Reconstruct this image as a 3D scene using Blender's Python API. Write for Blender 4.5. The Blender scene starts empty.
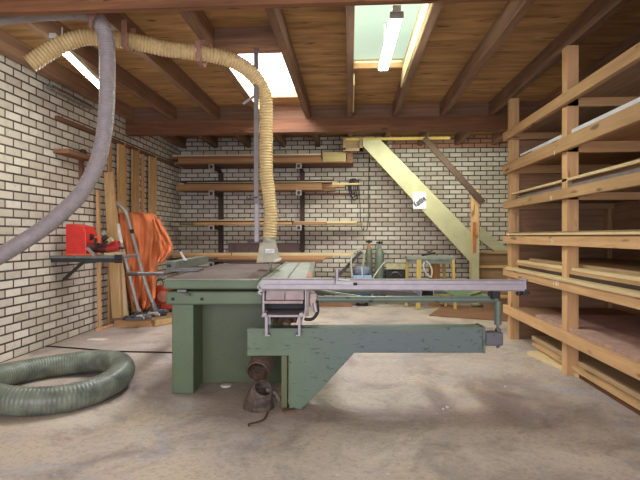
import bpy, bmesh, math, random
from mathutils import Vector, Matrix
random.seed(7)
SC = bpy.context.scene
COL = SC.collection
PI = math.pi
TH = math.radians(3.58)          # the camera looks 3.6 degrees left of the room's long axis
CT, ST = math.cos(TH), math.sin(TH)
EYE = 1.2
RC = Matrix.Rotation(TH, 4, 'Z')   # machine frame: square to the camera
MATS = {}

# ---------------------------------------------------------------- geometry of sight lines
def ray(px, py):
    u = (px - 320) / 480.0
    return Vector((u*CT - ST, u*ST + CT, -(py - 236) / 480.0))
def P(px, py, Z):
    d = ray(px, py); return Vector((d.x*Z, d.y*Z, EYE + d.z*Z))
def PY(px, py, Y):
    d = ray(px, py); return P(px, py, Y/d.y)
def PX(px, py, X):
    d = ray(px, py); return P(px, py, X/d.x)
def PH(px, py, h):
    d = ray(px, py); return P(px, py, (h-EYE)/d.z)
def c(px, py, Z):                # same point in the machine frame
    return Vector(((px-320)*Z/480.0, Z, EYE-(py-236)*Z/480.0))

# ---------------------------------------------------------------- materials
def lin(r, g, b):
    f = lambda v: (v/255.0/12.92 if v/255.0 <= 0.04045 else ((v/255.0+0.055)/1.055)**2.4)
    return (f(r), f(g), f(b), 1.0)
def newmat(name):
    m = bpy.data.materials.new(name); m.use_nodes = True
    nt = m.node_tree; b = nt.nodes['Principled BSDF']
    return m, nt, b
def N(nt, t, **k):
    n = nt.nodes.new(t)
    for a, v in k.items(): setattr(n, a, v)
    return n
def coords(nt, scale=(1,1,1)):
    tc = N(nt, 'ShaderNodeTexCoord'); mp = N(nt, 'ShaderNodeMapping')
    mp.inputs['Scale'].default_value = scale
    nt.links.new(tc.outputs['Object'], mp.inputs['Vector'])
    return mp.outputs['Vector']
def noise(nt, vec, scale, detail=4, rough=.6, dist=0):
    n = N(nt, 'ShaderNodeTexNoise'); n.inputs['Scale'].default_value = scale
    n.inputs['Detail'].default_value = detail; n.inputs['Roughness'].default_value = rough
    n.inputs['Distortion'].default_value = dist
    nt.links.new(vec, n.inputs['Vector']); return n.outputs['Fac']
def ramp(nt, fac, stops):
    r = N(nt, 'ShaderNodeValToRGB'); e = r.color_ramp.elements
    e[0].position, e[0].color = stops[0]; e[1].position, e[1].color = stops[-1]
    for p, cc in stops[1:-1]:
        x = e.new(p); x.color = cc
    nt.links.new(fac, r.inputs['Fac']); return r.outputs['Color']
def mix(nt, fac, a, b, mode='MIX'):
    n = N(nt, 'ShaderNodeMix', data_type='RGBA', blend_type=mode)
    for s, v in ((0, fac), (6, a), (7, b)):
        if isinstance(v, (int, float)): n.inputs[s].default_value = v
        elif isinstance(v, tuple): n.inputs[s].default_value = v
        else: nt.links.new(v, n.inputs[s])
    return n.outputs[2]
def bump(nt, b, fac, strength=.3, dist=.005):
    n = N(nt, 'ShaderNodeBump'); n.inputs['Strength'].default_value = strength
    n.inputs['Distance'].default_value = dist
    nt.links.new(fac, n.inputs['Height']); nt.links.new(n.outputs['Normal'], b.inputs['Normal'])
def plain(name, rgb, rough=.6, metal=0, var=.12, scale=12):
    if name in MATS: return MATS[name]
    m, nt, b = newmat(name); v = coords(nt)
    f = noise(nt, v, scale)
    a = lin(*rgb); d = tuple(x*(1-var*2.2) for x in a[:3]) + (1,)
    l = tuple(min(1, x*(1+var)) for x in a[:3]) + (1,)
    nt.links.new(ramp(nt, f, [(.3, d), (.7, l)]), b.inputs['Base Color'])
    b.inputs['Roughness'].default_value = rough; b.inputs['Metallic'].default_value = metal
    MATS[name] = m; return m
def wood(name, c1, c2, axis='X', rough=.75, knots=True, fine=22, rnd=.25):
    key = name + axis
    if key in MATS: return MATS[key]
    m, nt, b = newmat(key)
    s = {'X': (1.2, fine, fine), 'Y': (fine, 1.2, fine), 'Z': (fine, fine, 1.2)}[axis]
    v = coords(nt, s); f = noise(nt, v, 1.0, 5, .65, .6)
    col = ramp(nt, f, [(.28, lin(*c1)), (.5, tuple((p+q)/2 for p, q in zip(lin(*c1), lin(*c2)))), (.72, lin(*c2))])
    big = noise(nt, coords(nt), 1.7, 3)
    col = mix(nt, ramp(nt, big, [(.35, (.25,.25,.25,1)), (.7, (0,0,0,1))]), col, tuple(x*.55 for x in lin(*c1)[:3]) + (1,))
    if knots:
        ks = {'X': (3, 14, 14), 'Y': (14, 3, 14), 'Z': (14, 14, 3)}[axis]
        k = noise(nt, coords(nt, ks), 1.0, 1, .5)
        col = mix(nt, ramp(nt, k, [(.67, (0,0,0,1)), (.73, (.8,.8,.8,1))]), col, tuple(x*.3 for x in lin(*c1)[:3]) + (1,))
    oi = N(nt, 'ShaderNodeObjectInfo')
    hs = N(nt, 'ShaderNodeHueSaturation')
    mr = N(nt, 'ShaderNodeMapRange'); mr.inputs['To Min'].default_value = 1-rnd; mr.inputs['To Max'].default_value = 1+rnd*.5
    nt.links.new(oi.outputs['Random'], mr.inputs['Value']); nt.links.new(mr.outputs['Result'], hs.inputs['Value'])
    nt.links.new(col, hs.inputs['Color']); nt.links.new(hs.outputs['Color'], b.inputs['Base Color'])
    b.inputs['Roughness'].default_value = rough; bump(nt, b, f, .25, .003)
    MATS[key] = m; return m
def brick(name, plane):
    m, nt, b = newmat(name)
    tc = N(nt, 'ShaderNodeTexCoord'); sp = N(nt, 'ShaderNodeSeparateXYZ'); cb = N(nt, 'ShaderNodeCombineXYZ')
    nt.links.new(tc.outputs['Object'], sp.inputs[0])
    nt.links.new(sp.outputs['X' if plane == 'X' else 'Y'], cb.inputs[0]); nt.links.new(sp.outputs['Z'], cb.inputs[1])
    br = N(nt, 'ShaderNodeTexBrick')
    br.inputs['Scale'].default_value = 1; br.inputs['Brick Width'].default_value = .228
    br.inputs['Row Height'].default_value = .0862; br.inputs['Mortar Size'].default_value = .0095
    br.inputs['Mortar Smooth'].default_value = .12; br.inputs['Bias'].default_value = .1
    br.inputs['Color1'].default_value = lin(228, 221, 208); br.inputs['Color2'].default_value = lin(194, 184, 170)
    br.inputs['Mortar'].default_value = lin(64, 52, 46)
    nt.links.new(cb.outputs[0], br.inputs['Vector'])
    nz = noise(nt, tc.outputs['Object'], 9, 6, .7)
    dirt = noise(nt, tc.outputs['Object'], 1.1, 4, .6)
    col = mix(nt, ramp(nt, nz, [(.3, (.4,.4,.4,1)), (.5, (0,0,0,1))]), br.outputs['Color'], lin(150, 138, 124))
    if plane == 'X':      # unpainted reddish courses high on the far wall over the stair
        mz = N(nt, 'ShaderNodeMath', operation='GREATER_THAN'); mz.inputs[1].default_value = 2.845
        mx = N(nt, 'ShaderNodeMath', operation='GREATER_THAN'); mx.inputs[1].default_value = .75
        nt.links.new(sp.outputs['Z'], mz.inputs[0]); nt.links.new(sp.outputs['X'], mx.inputs[0])
        mm = N(nt, 'ShaderNodeMath', operation='MULTIPLY')
        nt.links.new(mz.outputs[0], mm.inputs[0]); nt.links.new(mx.outputs[0], mm.inputs[1])
        mort = N(nt, 'ShaderNodeMath', operation='SUBTRACT'); mort.inputs[0].default_value = 1
        nt.links.new(br.outputs['Fac'], mort.inputs[1])
        m2 = N(nt, 'ShaderNodeMath', operation='MULTIPLY')
        nt.links.new(mm.outputs[0], m2.inputs[0]); nt.links.new(mort.outputs[0], m2.inputs[1])
        m3 = N(nt, 'ShaderNodeMath', operation='MULTIPLY'); m3.inputs[1].default_value = .8
        nt.links.new(m2.outputs[0], m3.inputs[0])
        col = mix(nt, m3.outputs[0], col, lin(170, 105, 78))
    col = mix(nt, ramp(nt, dirt, [(.35, (.15,.15,.15,1)), (.6, (0,0,0,1))]), col, lin(165, 148, 135))
    nt.links.new(col, b.inputs['Base Color']); b.inputs['Roughness'].default_value = .85
    inv = N(nt, 'ShaderNodeMath', operation='SUBTRACT'); inv.inputs[0].default_value = 1
    nt.links.new(br.outputs['Fac'], inv.inputs[1]); bump(nt, b, inv.outputs[0], .6, .01)
    return m
def paint(name, base, chip, amount=.3, stretch=(1,1,1), rough=.45, cool=None):
    if name in MATS: return MATS[name]
    m, nt, b = newmat(name)
    big = noise(nt, coords(nt), 2.2, 4, .6)
    a = lin(*base); col = ramp(nt, big, [(.3, tuple(x*.78 for x in a[:3])+(1,)), (.7, tuple(x*1.12 for x in a[:3])+(1,))])
    if cool:      # greyer paint towards one end of the arm
        sp = N(nt, 'ShaderNodeSeparateXYZ'); tc = N(nt, 'ShaderNodeTexCoord')
        nt.links.new(tc.outputs['Object'], sp.inputs[0])
        mr = N(nt, 'ShaderNodeMapRange'); mr.inputs['From Min'].default_value = cool[1]; mr.inputs['From Max'].default_value = cool[2]
        nt.links.new(sp.outputs['X'], mr.inputs['Value'])
        col = mix(nt, mr.outputs['Result'], col, lin(*cool[0]))
    v = coords(nt, stretch); f = noise(nt, v, 9, 6, .75)
    hi = .72 - amount*.25
    col = mix(nt, ramp(nt, f, [(hi-.02, (0,0,0,1)), (hi+.03, (.85,.85,.85,1))]), col, lin(*chip))
    f2 = noise(nt, v, 30, 3, .6)
    col = mix(nt, ramp(nt, f2, [(.66, (0,0,0,1)), (.72, (.5,.5,.5,1))]), col, lin(*chip))
    nt.links.new(col, b.inputs['Base Color']); b.inputs['Roughness'].default_value = rough
    bump(nt, b, f, .1, .002)
    MATS[name] = m; return m
def emit(name, rgb, strength):
    m, nt, b = newmat(name)
    b.inputs['Base Color'].default_value = tuple(q_*.35 for q_ in lin(*rgb)[:3])+(1,); b.inputs['Emission Color'].default_value = lin(*rgb)
    b.inputs['Emission Strength'].default_value = strength; return m
def floor_mat():
    m, nt, b = newmat('concrete'); v = coords(nt)
    f = noise(nt, v, .8, 7, .62, .6)
    col = ramp(nt, f, [(.30, lin(150, 134, 128)), (.44, lin(176, 162, 153)), (.56, lin(192, 178, 164)), (.70, lin(202, 189, 170))])
    g = noise(nt, v, 1.9, 9, .72, .9)
    col = mix(nt, ramp(nt, g, [(.36, (.7,.7,.7,1)), (.52, (0,0,0,1))]), col, lin(132, 118, 112))
    h = noise(nt, coords(nt, (1, 1.3, 1)), 1.1, 7, .7, 1.8)
    col = mix(nt, ramp(nt, h, [(.54, (0,0,0,1)), (.66, (.6,.6,.6,1))]), col, lin(160, 160, 176))
    k = noise(nt, coords(nt, (1.2, 1, 2)), 1.5, 7, .7, .7)
    col = mix(nt, ramp(nt, k, [(.54, (0,0,0,1)), (.68, (.55,.55,.55,1))]), col, lin(208, 186, 156))
    s = noise(nt, v, 45, 4, .7)
    col = mix(nt, ramp(nt, s, [(.36, (.3,.3,.3,1)), (.5, (0,0,0,1))]), col, lin(96, 84, 78))
    p = noise(nt, v, 28, 2, .5)
    col = mix(nt, ramp(nt, p, [(.73, (0,0,0,1)), (.77, (.5,.5,.5,1))]), col, lin(228, 220, 206))
    nt.links.new(col, b.inputs['Base Color'])
    r = ramp(nt, g, [(.3, (.45,.45,.45,1)), (.7, (.8,.8,.8,1))]); nt.links.new(r, b.inputs['Roughness'])
    bump(nt, b, noise(nt, v, 14, 6, .7), .15, .004)
    return m

W_ceil_a, W_ceil_b = (128, 92, 56), (212, 168, 112)
M_ply = wood('plywood_ceiling', W_ceil_a, W_ceil_b, 'X', .8, True, 9, 0)
def MW(n, ax):
    T = {'joist': ((104, 76, 58), (164, 126, 98), False), 'beam': ((98, 62, 38), (160, 108, 70), True),
         'pale': ((206, 178, 130), (236, 214, 170), False), 'pine': ((188, 146, 96), (222, 186, 136), True),
         'tan': ((172, 126, 80), (206, 162, 112), False), 'orange': ((146, 104, 68), (190, 144, 98), False),
         'dark': ((52, 40, 34), (84, 64, 52), False), 'brown': ((110, 76, 54), (150, 108, 80), False),
         'olive': ((150, 132, 88), (182, 162, 112), False), 'cream': ((196, 192, 158), (222, 218, 188), False),
         'rail': ((192, 148, 102), (226, 184, 134), True), 'endply': ((144, 108, 80), (196, 154, 118), False),
         'old': ((138, 112, 84), (176, 146, 110), False), 'yellow': ((186, 158, 80), (216, 190, 110), False)}[n]
    return wood(n, T[0], T[1], ax, .75, T[2])

# ---------------------------------------------------------------- mesh building
WM = {}          # world matrix of every parent
class MB:
    def __init__(s, frame=None): s.v = []; s.f = []; s.fr = frame; s.sm = False
    def add(s, vs, fs):
        n = len(s.v); s.v += [Vector(a) for a in vs]; s.f += [tuple(i+n for i in q) for q in fs]; return s
    def box(s, x0, x1, y0, y1, z0, z1):
        if x0 > x1: x0, x1 = x1, x0
        if y0 > y1: y0, y1 = y1, y0
        if z0 > z1: z0, z1 = z1, z0
        return s.add([(x0,y0,z0),(x1,y0,z0),(x1,y1,z0),(x0,y1,z0),(x0,y0,z1),(x1,y0,z1),(x1,y1,z1),(x0,y1,z1)],
              [(0,3,2,1),(4,5,6,7),(0,1,5,4),(1,2,6,5),(2,3,7,6),(3,0,4,7)])
    def prism(s, poly, axis, a, b):
        def pt(p, t):
            if axis == 'Y': return (p[0], t, p[1])
            if axis == 'X': return (t, p[0], p[1])
            return (p[0], p[1], t)
        n = len(poly)
        vs = [pt(p, a) for p in poly] + [pt(p, b) for p in poly]
        fs = [tuple(range(n)), tuple(range(2*n-1, n-1, -1))] + [(i, (i+1) % n, n+(i+1) % n, n+i)[::-1] for i in range(n)]
        return s.add(vs, fs)
    def bar(s, p0, p1, w, h, up=(0,0,1)):
        p0, p1 = Vector(p0), Vector(p1); d = (p1-p0).normalized()
        x = d.cross(Vector(up))
        if x.length < 1e-3: x = d.cross(Vector((1,0,0)))
        x.normalize(); y = x.cross(d).normalized()
        vs = [p + x*(sx*w/2) + y*(sy*h/2) for p in (p0, p1) for sx, sy in ((-1,-1),(1,-1),(1,1),(-1,1))]
        return s.add(vs, [(0,1,2,3),(7,6,5,4),(0,4,5,1),(1,5,6,2),(2,6,7,3),(3,7,4,0)])
    def tube(s, pts, r, seg=12, cap=True, closed=False):
        pts = [Vector(p) for p in pts]; n = len(pts)
        rs = r if isinstance(r, (list, tuple)) else [r]*n
        vs = []; fs = []; pr = None
        for i, p in enumerate(pts):
            a = pts[(i-1) % n] if (i > 0 or closed) else p
            b = pts[(i+1) % n] if (i < n-1 or closed) else p
            d = (b-a)
            d = d.normalized() if d.length > 1e-9 else Vector((0,0,1))
            if pr is None:
                x = d.cross(Vector((0,0,1)))
                if x.length < 1e-2: x = d.cross(Vector((0,1,0)))
            else:
                x = pr - d*pr.dot(d)
            x.normalize(); pr = x; y = d.cross(x)
            for k in range(seg):
                t = 2*PI*k/seg; vs.append(p + (x*math.cos(t) + y*math.sin(t))*rs[i])
        m = n if closed else n-1
        for i in range(m):
            j = (i+1) % n
            for k in range(seg):
                l = (k+1) % seg; fs.append((i*seg+k, i*seg+l, j*seg+l, j*seg+k))
        if cap and not closed:
            fs.append(tuple(range(seg-1, -1, -1))); fs.append(tuple((n-1)*seg+k for k in range(seg)))
        s.sm = True
        return s.add(vs, fs)
    def cyl(s, p0, p1, r0, r1=None, seg=18): return s.tube([p0, p1], [r0, r0 if r1 is None else r1], seg)
    def lathe(s, prof, cx, cy, seg=24):       # prof: (r, z)
        return s.tube([(cx, cy, z) for r, z in prof], [max(r, 1e-4) for r, z in prof], seg)
    def build(s, name, mat, parent=None, bevel=0, smooth=None):
        vs = [(s.fr @ v) if s.fr else v for v in s.v]
        if parent is None:
            mn = Vector((min(v[i] for v in vs) for i in range(3))); mx = Vector((max(v[i] for v in vs) for i in range(3)))
            loc = Vector(((mn.x+mx.x)/2, (mn.y+mx.y)/2, mn.z)); W = Matrix.Translation(loc)
        else: W = WM[parent.name]
        Wi = W.inverted()
        me = bpy.data.meshes.new(name); me.from_pydata([Wi @ v for v in vs], [], s.f); me.update()
        bm = bmesh.new(); bm.from_mesh(me); bmesh.ops.recalc_face_normals(bm, faces=bm.faces); bm.to_mesh(me); bm.free()
        me.materials.append(mat)
        o = bpy.data.objects.new(name, me); COL.objects.link(o)
        if parent is None: o.matrix_world = W
        else: o.parent = parent
        WM[o.name] = W
        if (s.sm if smooth is None else smooth):
            me.shade_smooth()
            md = o.modifiers.new('edges', 'EDGE_SPLIT'); md.split_angle = math.radians(50)
        if bevel:
            md = o.modifiers.new('bevel', 'BEVEL'); md.width = bevel; md.segments = 2; md.limit_method = 'ANGLE'
            if s.sm is False: o.data.shade_flat()
        return o
def thing(name, loc, label, cat, group=None, rz=0):
    o = bpy.data.objects.new(name, None); COL.objects.link(o); o.empty_display_size = .1
    o.location = loc; o.rotation_euler = (0, 0, rz)
    WM[o.name] = Matrix.Translation(Vector(loc)) @ Matrix.Rotation(rz, 4, 'Z')
    return tag(o, label, cat, group)
def tag(o, label, cat, group=None):
    o['label'] = label; o['category'] = cat
    if group: o['group'] = group
    return o
def struct(o): o['kind'] = 'structure'; return o
def smoothpath(pts, n=12):
    pts = [Vector(p) for p in pts]; out = []
    q = [pts[0]*2-pts[1]] + pts + [pts[-1]*2-pts[-2]]
    for i in range(1, len(q)-2):
        for k in range(n):
            t = k/n; a, b_, c_, d = q[i-1], q[i], q[i+1], q[i+2]
            out.append(.5*((2*b_) + (c_-a)*t + (2*a-5*b_+4*c_-d)*t*t + (-a+3*b_-3*c_+d)*t*t*t))
    out.append(pts[-1]); return out
def resample(pts, step):
    out = [pts[0]]; acc = 0
    for a, b_ in zip(pts, pts[1:]):
        L = (b_-a).length
        if L < 1e-9: continue
        t = step-acc
        while t <= L: out.append(a.lerp(b_, t/L)); t += step
        acc = (acc+L) % step if L+acc >= step else acc+L
    return out
def hose(pts, r, pitch, depth, seg=18, frame=None, closed=False, n=16):
    p = resample(smoothpath(pts, n), pitch/4)
    rs = [r - depth*(.5-.5*math.cos(2*PI*i/4)) for i in range(len(p))]
    return MB(frame).tube(p, rs, seg, cap=False)

# ================================================================ THE ROOM
LX, RX, BY, NY = -3.29, 3.35, 9.1, -2.6
CH, JB = 3.08, 2.89
fm = floor_mat()
struct(MB().box(LX-.2, RX+.2, NY-3, BY+.2, -.1, 0).build('floor', fm))
struct(MB().box(LX-.2, LX, NY, BY, 0, CH).build('wall_left', brick('brick_side', 'Y')))
struct(MB().box(RX, RX+.2, NY, BY, 0, CH).build('wall_right', brick('brick_right', 'Y')))
struct(MB().box(LX-.2, RX+.2, BY, BY+.2, 0, CH+.1).build('wall_back', brick('brick_back', 'X')))
holes = [(-1.22, -.64, 4.41, 6.45), (.04, .60, 3.3, 5.40)]
xs = sorted({LX-.2, RX+.2} | {h[0] for h in holes} | {h[1] for h in holes})
ys = sorted({NY, BY+.2} | {h[2] for h in holes} | {h[3] for h in holes})
mb = MB()
for x0, x1 in zip(xs, xs[1:]):
    for y0, y1 in zip(ys, ys[1:]):
        if any(x0 >= h[0]-1e-6 and x1 <= h[1]+1e-6 and y0 >= h[2]-1e-6 and y1 <= h[3]+1e-6 for h in holes): continue
        mb.box(x0, x1, y0, y1, CH, CH+.06)
struct(mb.build('ceiling', M_ply))
# rooflights: translucent sheet over a timber upstand
sky1 = emit('rooflight_bright', (250, 248, 255), 5.0); sky2 = emit('rooflight_mint', (206, 232, 212), .62)
for i, (h, mt) in enumerate(zip(holes, (sky1, sky2))):
    w = struct(MB().box(h[0]-.03, h[1]+.03, h[2]-.03, h[3]+.03, CH+.10, CH+.112).build('window_%d' % (i+1), mt))
    fr = MB()
    fr.box(h[0]-.03, h[0], h[2]-.03, h[3]+.03, CH+.06, CH+.10).box(h[1], h[1]+.03, h[2]-.03, h[3]+.03, CH+.06, CH+.10)
    fr.box(h[0], h[1], h[2]-.03, h[2], CH+.06, CH+.10).box(h[0], h[1], h[3], h[3]+.03, CH+.06, CH+.10)
    fr.build('window_frame', MW('pale', 'Y'), w)
tn = 0
def trim(mb, mat, bevel=.004):
    global tn; tn += 1
    return struct(mb.build('trim_%d' % tn, mat, bevel=bevel))
JX = [-3.20, -2.57, -1.93, -1.26, -.60, 0.0, .64, 1.30, 1.98, 2.66, 3.28]
for x in JX:
    trim(MB().box(x-.036, x+.036, NY, BY, JB, CH), MW('joist', 'Y'))
trim(MB().box(.604, .60, 3.3, 5.4, JB+.02, CH+.06).box(.585, .600, 3.3, 5.6, JB+.03, CH+.0), MW('pale', 'Y'), 0)   # pale liner of the rooflight
trim(MB().box(-1.224, -1.212, 4.42, 6.8, JB+.002, CH-.01), MW('pale', 'Y'), 0)
trim(MB().box(.037, .052, 5.40, 6.6, JB+.005, CH-.06), MW('pale', 'Y'), 0)
trim(MB().box(-1.224, -.636, 4.25, 4.41, JB, CH), MW('joist', 'X'))        # trimmer in front of the left rooflight
trim(MB().box(LX, RX, 3.10, 3.16, 2.71, JB), MW('beam', 'X'))             # near beam
trim(MB().box(LX, RX, 6.85, 7.0, 2.69, JB), MW('beam', 'X'))              # far beam
for a, b_ in zip(JX, JX[1:]):
    trim(MB().box(a+.036, b_-.036, 6.88, 6.93, JB, CH), MW('joist', 'X'), 0)   # blocking over the far beam
for a, b_ in list(zip(JX, JX[1:])):
    if a in (-3.2,): continue
trim(MB().box(PY(343,134,8.3).x, PY(450,134,8.3).x, 8.28, 8.33, 2.845, JB), MW('yellow', 'X'), 0)
# small box of timber round the head of the stair
x0 = PY(343, 140, 8.3).x; x1 = PY(363, 140, 8.3).x
mb = MB().box(x0, x0+.05, 8.25, 8.35, 2.68, JB).box(x1-.06, x1, 8.25, 8.35, 2.66, JB).box(x0, x1, 8.25, 8.35, 2.66, 2.71).box(x0, x1, 8.33, 8.35, 2.7, JB)
trim(mb, MW('old', 'X'), 0)

# ================================================================ LAMPS
white = plain('lamp_white', (222, 222, 214), .5)
tubem = emit('fluorescent', (250, 255, 244), 22.0)
def batten(p0, p1, label, twin=True, dim=False):
    p0, p1 = Vector(p0), Vector(p1); d = (p1-p0).normalized()
    b0 = Vector((p0.x, p0.y, min(p0.z, p1.z)))
    t = thing('fluorescent_lamp', b0, label, 'lamp')
    MB().bar(p0+Vector((0,0,.045)), p1+Vector((0,0,.045)), .06 if twin else .05, .04).build('housing', white, t, .004)
    for q, s in ((p0, 1), (p1, -1)):
        MB().bar(q, q+d*.035*s, .10 if twin else .05, .045).build('end_cap', plain('lamp_cap', (150, 150, 140), .5), t, .008)
    x = d.cross(Vector((0,0,1))).normalized()
    for k in ((-1, 1) if twin else (0,)):
        MB().cyl(p0+d*.03+x*k*.03, p1-d*.03+x*k*.03, .016 if twin else .02, seg=12).build('tube', tubem, t)
    for q in (p0.lerp(p1, .15), p0.lerp(p1, .85)):
        MB().cyl(q+Vector((0,0,.06)), Vector((q.x, q.y, (JB if abs(q.x-.32) > .2 else CH+.10))), .006, seg=8).build('hanger', white, t)
batten(P(397, 14, 3.45), P(383, 70, 4.62), 'double fluorescent tube light hanging under the mint green rooflight')
batten(P(52, 41, 3.72), P(106, 93, 4.85), 'single fluorescent tube light at the left wall behind the grey hose', False)

# ================================================================ PANEL SAW (machine frame)
G = paint('saw_green', (98, 116, 86), (52, 56, 46), .15, (1, 1, 1), .42)
GD = paint('saw_green_deep', (86, 98, 68), (48, 52, 42), .2, (1, 1, 1), .45)
GA = paint('arm_green', (106, 126, 98), (38, 42, 44), .5, (1, 2, 3.6), .4, ((98, 112, 110), -.1, .5))
GT = paint('tube_green', (104, 118, 104), (50, 54, 50), .4, (1, 1, 1), .35)
ALU = plain('aluminium_profile', (164, 157, 160), .42, .35, .06, 20)
ALU2 = plain('aluminium_dull', (160, 164, 152), .4, .4, .12, 8)
STEEL = plain('table_steel', (134, 122, 114), .35, .7, .18, 6)
DARK = plain('dark_rubber', (34, 32, 32), .6)
GREY = plain('grey_metal', (118, 116, 118), .4, .6, .2)
PINK = plain('pinkish_metal', (160, 142, 138), .45, .3, .12)
sb = RC @ Vector((-.2, 3.7, 0))
saw = thing('panel_saw', sb, 'green sliding table saw with long outrigger arm in the middle of the floor', 'table saw', rz=TH)
K = lambda: MB(RC)
K().box(-1.127, -.963, 3.65, 4.95, 0, .68).build('pedestal', G, saw, .006)
K().box(-.963, -.30, 3.92, 4.95, 0.0, .79).build('cabinet', GD, saw, .004)
K().box(-1.165, -.43, 3.62, 5.15, .68, .782).build('apron', G, saw, .012)
K().box(-1.12, -.48, 3.70, 5.13, .780, .803).build('gap_shade_fill', DARK, saw)  # dark slab set back to draw the shade in the gap under the table
K().box(-1.178, -.455, 3.60, 5.6, .80, .872).build('table_body', G, saw, .012)
K().box(-1.165, -.462, 3.615, 5.59, .870, .877).build('tabletop', STEEL, saw)
for px in (173, 202):
    q = c(px, 299, 3.62)
    K().cyl((q.x, 3.625, q.z), (q.x, 3.608, q.z), .012, seg=6).build('bolt', DARK, saw)
q = c(181, 291, 3.58)
K().bar((q.x-.03, 3.59, q.z), (q.x+.04, 3.59, q.z), .025, .02).bar((q.x+.02, 3.58, q.z-.015), (q.x+.07, 3.57, q.z-.03), .02, .015).build('lock_lever', GREY, saw, .003)
# rip fence on its rail, on the table
fe = K().prism([(-1.385,.882),(-1.385,.972),(-1.30,.972),(-1.30,.882)], 'Y', 4.32, 5.6).build('rip_fence', plain('fence_grey', (106, 110, 98), .5, .3, .12), saw, .006)
K().box(-1.372, -1.345, 4.30, 4.33, .92, .945).build('fence_slot', DARK, fe)
K().box(-1.385, -1.10, 4.32, 4.55, .878, .90).build('fence_foot', GREY, fe, .004)
K().bar((-1.30, 4.62, .972), (-1.33, 4.58, 1.045), .018, .016).cyl((-1.30, 4.62, .965), (-1.30, 4.62, .985), .02).build('clamp_lever', white, fe, .002)
q0 = c(128, 272.5, 4.3); q1 = c(212, 272.5, 4.3)
K().cyl((q0.x, 4.30, .862), (-1.39, 4.30, .862), .017).build('fence_rail', GREY, saw)
K().cyl((q0.x-.01, 4.30, .862), (q0.x+.09, 4.30, .862), .021).build('rail_end', plain('brown_grip', (84, 62, 54), .6), saw)
# sliding carriage
ca = K().box(-.435, -.06, 3.37, 6.0, .815, .872).build('sliding_carriage', ALU2, saw, .004)
for u0, u1 in ((-.43, -.395), (-.26, -.245), (-.11, -.065)):
    K().box(u0, u1, 3.40, 6.0, .872, .878).build('track', plain('track_metal', (138, 146, 130), .35, .5), ca)
K().box(-.105, -.07, 3.6, 4.4, .878, .8795).build('rust_patch', plain('rust', (156, 106, 84), .8, 0, .2, 20), ca)
# stacked aluminium guide profiles under the carriage
pr = K()
pr.box(-.405, -.390, 3.37, 5.9, .635, .83).box(-.107, -.092, 3.37, 5.9, .635, .83).box(-.405, -.092, 3.37, 5.9, .825, .838)
pr.box(-.43, -.39, 3.35, 5.9, .822, .835).box(-.44, -.425, 3.35, 5.9, .832, .85)
pr.build('guide_profile', ALU, saw, .002)
K().box(-.385, -.112, 3.385, 5.8, .745, .82).build('roller_block', PINK, saw, .006)
K().box(-.250, -.245, 3.380, 3.39, .75, .80).build('seam', DARK, saw)
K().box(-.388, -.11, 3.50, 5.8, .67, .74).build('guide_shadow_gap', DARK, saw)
K().box(-.39, -.12, 3.36, 5.7, .727, .745).build('roller_plate', PINK, saw)
lo = K()
lo.box(-.40, -.118, 3.28, 5.6, .645, .660).box(-.375, -.355, 3.26, 3.305, .525, .655).box(-.150, -.132, 3.26, 3.305, .525, .655)
lo.box(-.375, -.355, 3.46, 5.6, .56, .655).box(-.150, -.132, 3.46, 5.6, .56, .655)
lo.box(-.375, -.34, 3.26, 3.305, .518, .530).box(-.165, -.132, 3.26, 3.305, .518, .530)
lo.cyl((-.378, 3.27, .662), (-.378, 3.40, .662), .016).cyl((-.128, 3.27, .662), (-.128, 3.40, .662), .016)
lo.build('lower_channel', ALU, saw, .002, smooth=False)
K().box(-.34, -.17, 3.45, 5.5, .575, .62).build('channel_core', plain('dusty_brown', (96, 70, 54), .9, 0, .3), saw)
K().cyl((-.30, 3.42, .585), (-.26, 3.44, .62), .022).cyl((-.22, 3.42, .585), (-.19, 3.5, .60), .016).build('channel_bolts', plain('dusty_brown', (96, 70, 54), .9), saw)
# outrigger fence rail
rk_ = K().prism([(3.285,.832),(3.28,.84),(3.28,.90),(3.285,.908),(3.35,.908),(3.355,.90),(3.355,.84),(3.35,.832)], 'X', -.40, 1.40)
for v_ in rk_.v: v_.z -= (v_.x+.4)/1.8*.011
ra = rk_.build('cross_rail', ALU, saw)
K().box(-.38, 1.395, 3.276, 3.282, .868, .872).build('rail_groove', plain('groove_grey', (140, 134, 146), .5), ra)
K().box(1.40, 1.412, 3.285, 3.35, .835, .905).build('rail_end_cap', plain('lilac_cap', (170, 164, 190), .4), ra)
K().bar((-.395, 3.30, .83), (-.425, 3.30, .812), .03, .012).bar((-.425, 3.30, .812), (-.40, 3.30, .80), .03, .01).build('rail_lip', ALU, ra)
# flip stop on the rail
s0 = c(337, 284, 3.27); st = K()
st.cyl((s0.x, 3.265, s0.z), (s0.x, 3.265, s0.z+.085), .016, .014).cyl((s0.x, 3.265, s0.z+.08), (s0.x, 3.265, s0.z+.10), .02)
st.bar((s0.x-.01, 3.265, s0.z+.012), (s0.x+.12, 3.265, s0.z+.005), .03, .022).bar((s0.x, 3.265, s0.z+.035), (s0.x+.09, 3.265, s0.z+.025), .025, .012)
fs_ = st.build('flip_stop', plain('bright_steel', (150, 147, 146), .35, .5, .08), saw, smooth=False)
K().cyl((s0.x+.11, 3.255, s0.z+.002), (s0.x+.135, 3.255, s0.z+.002), .010).build('stop_tip', DARK, fs_)
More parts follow.
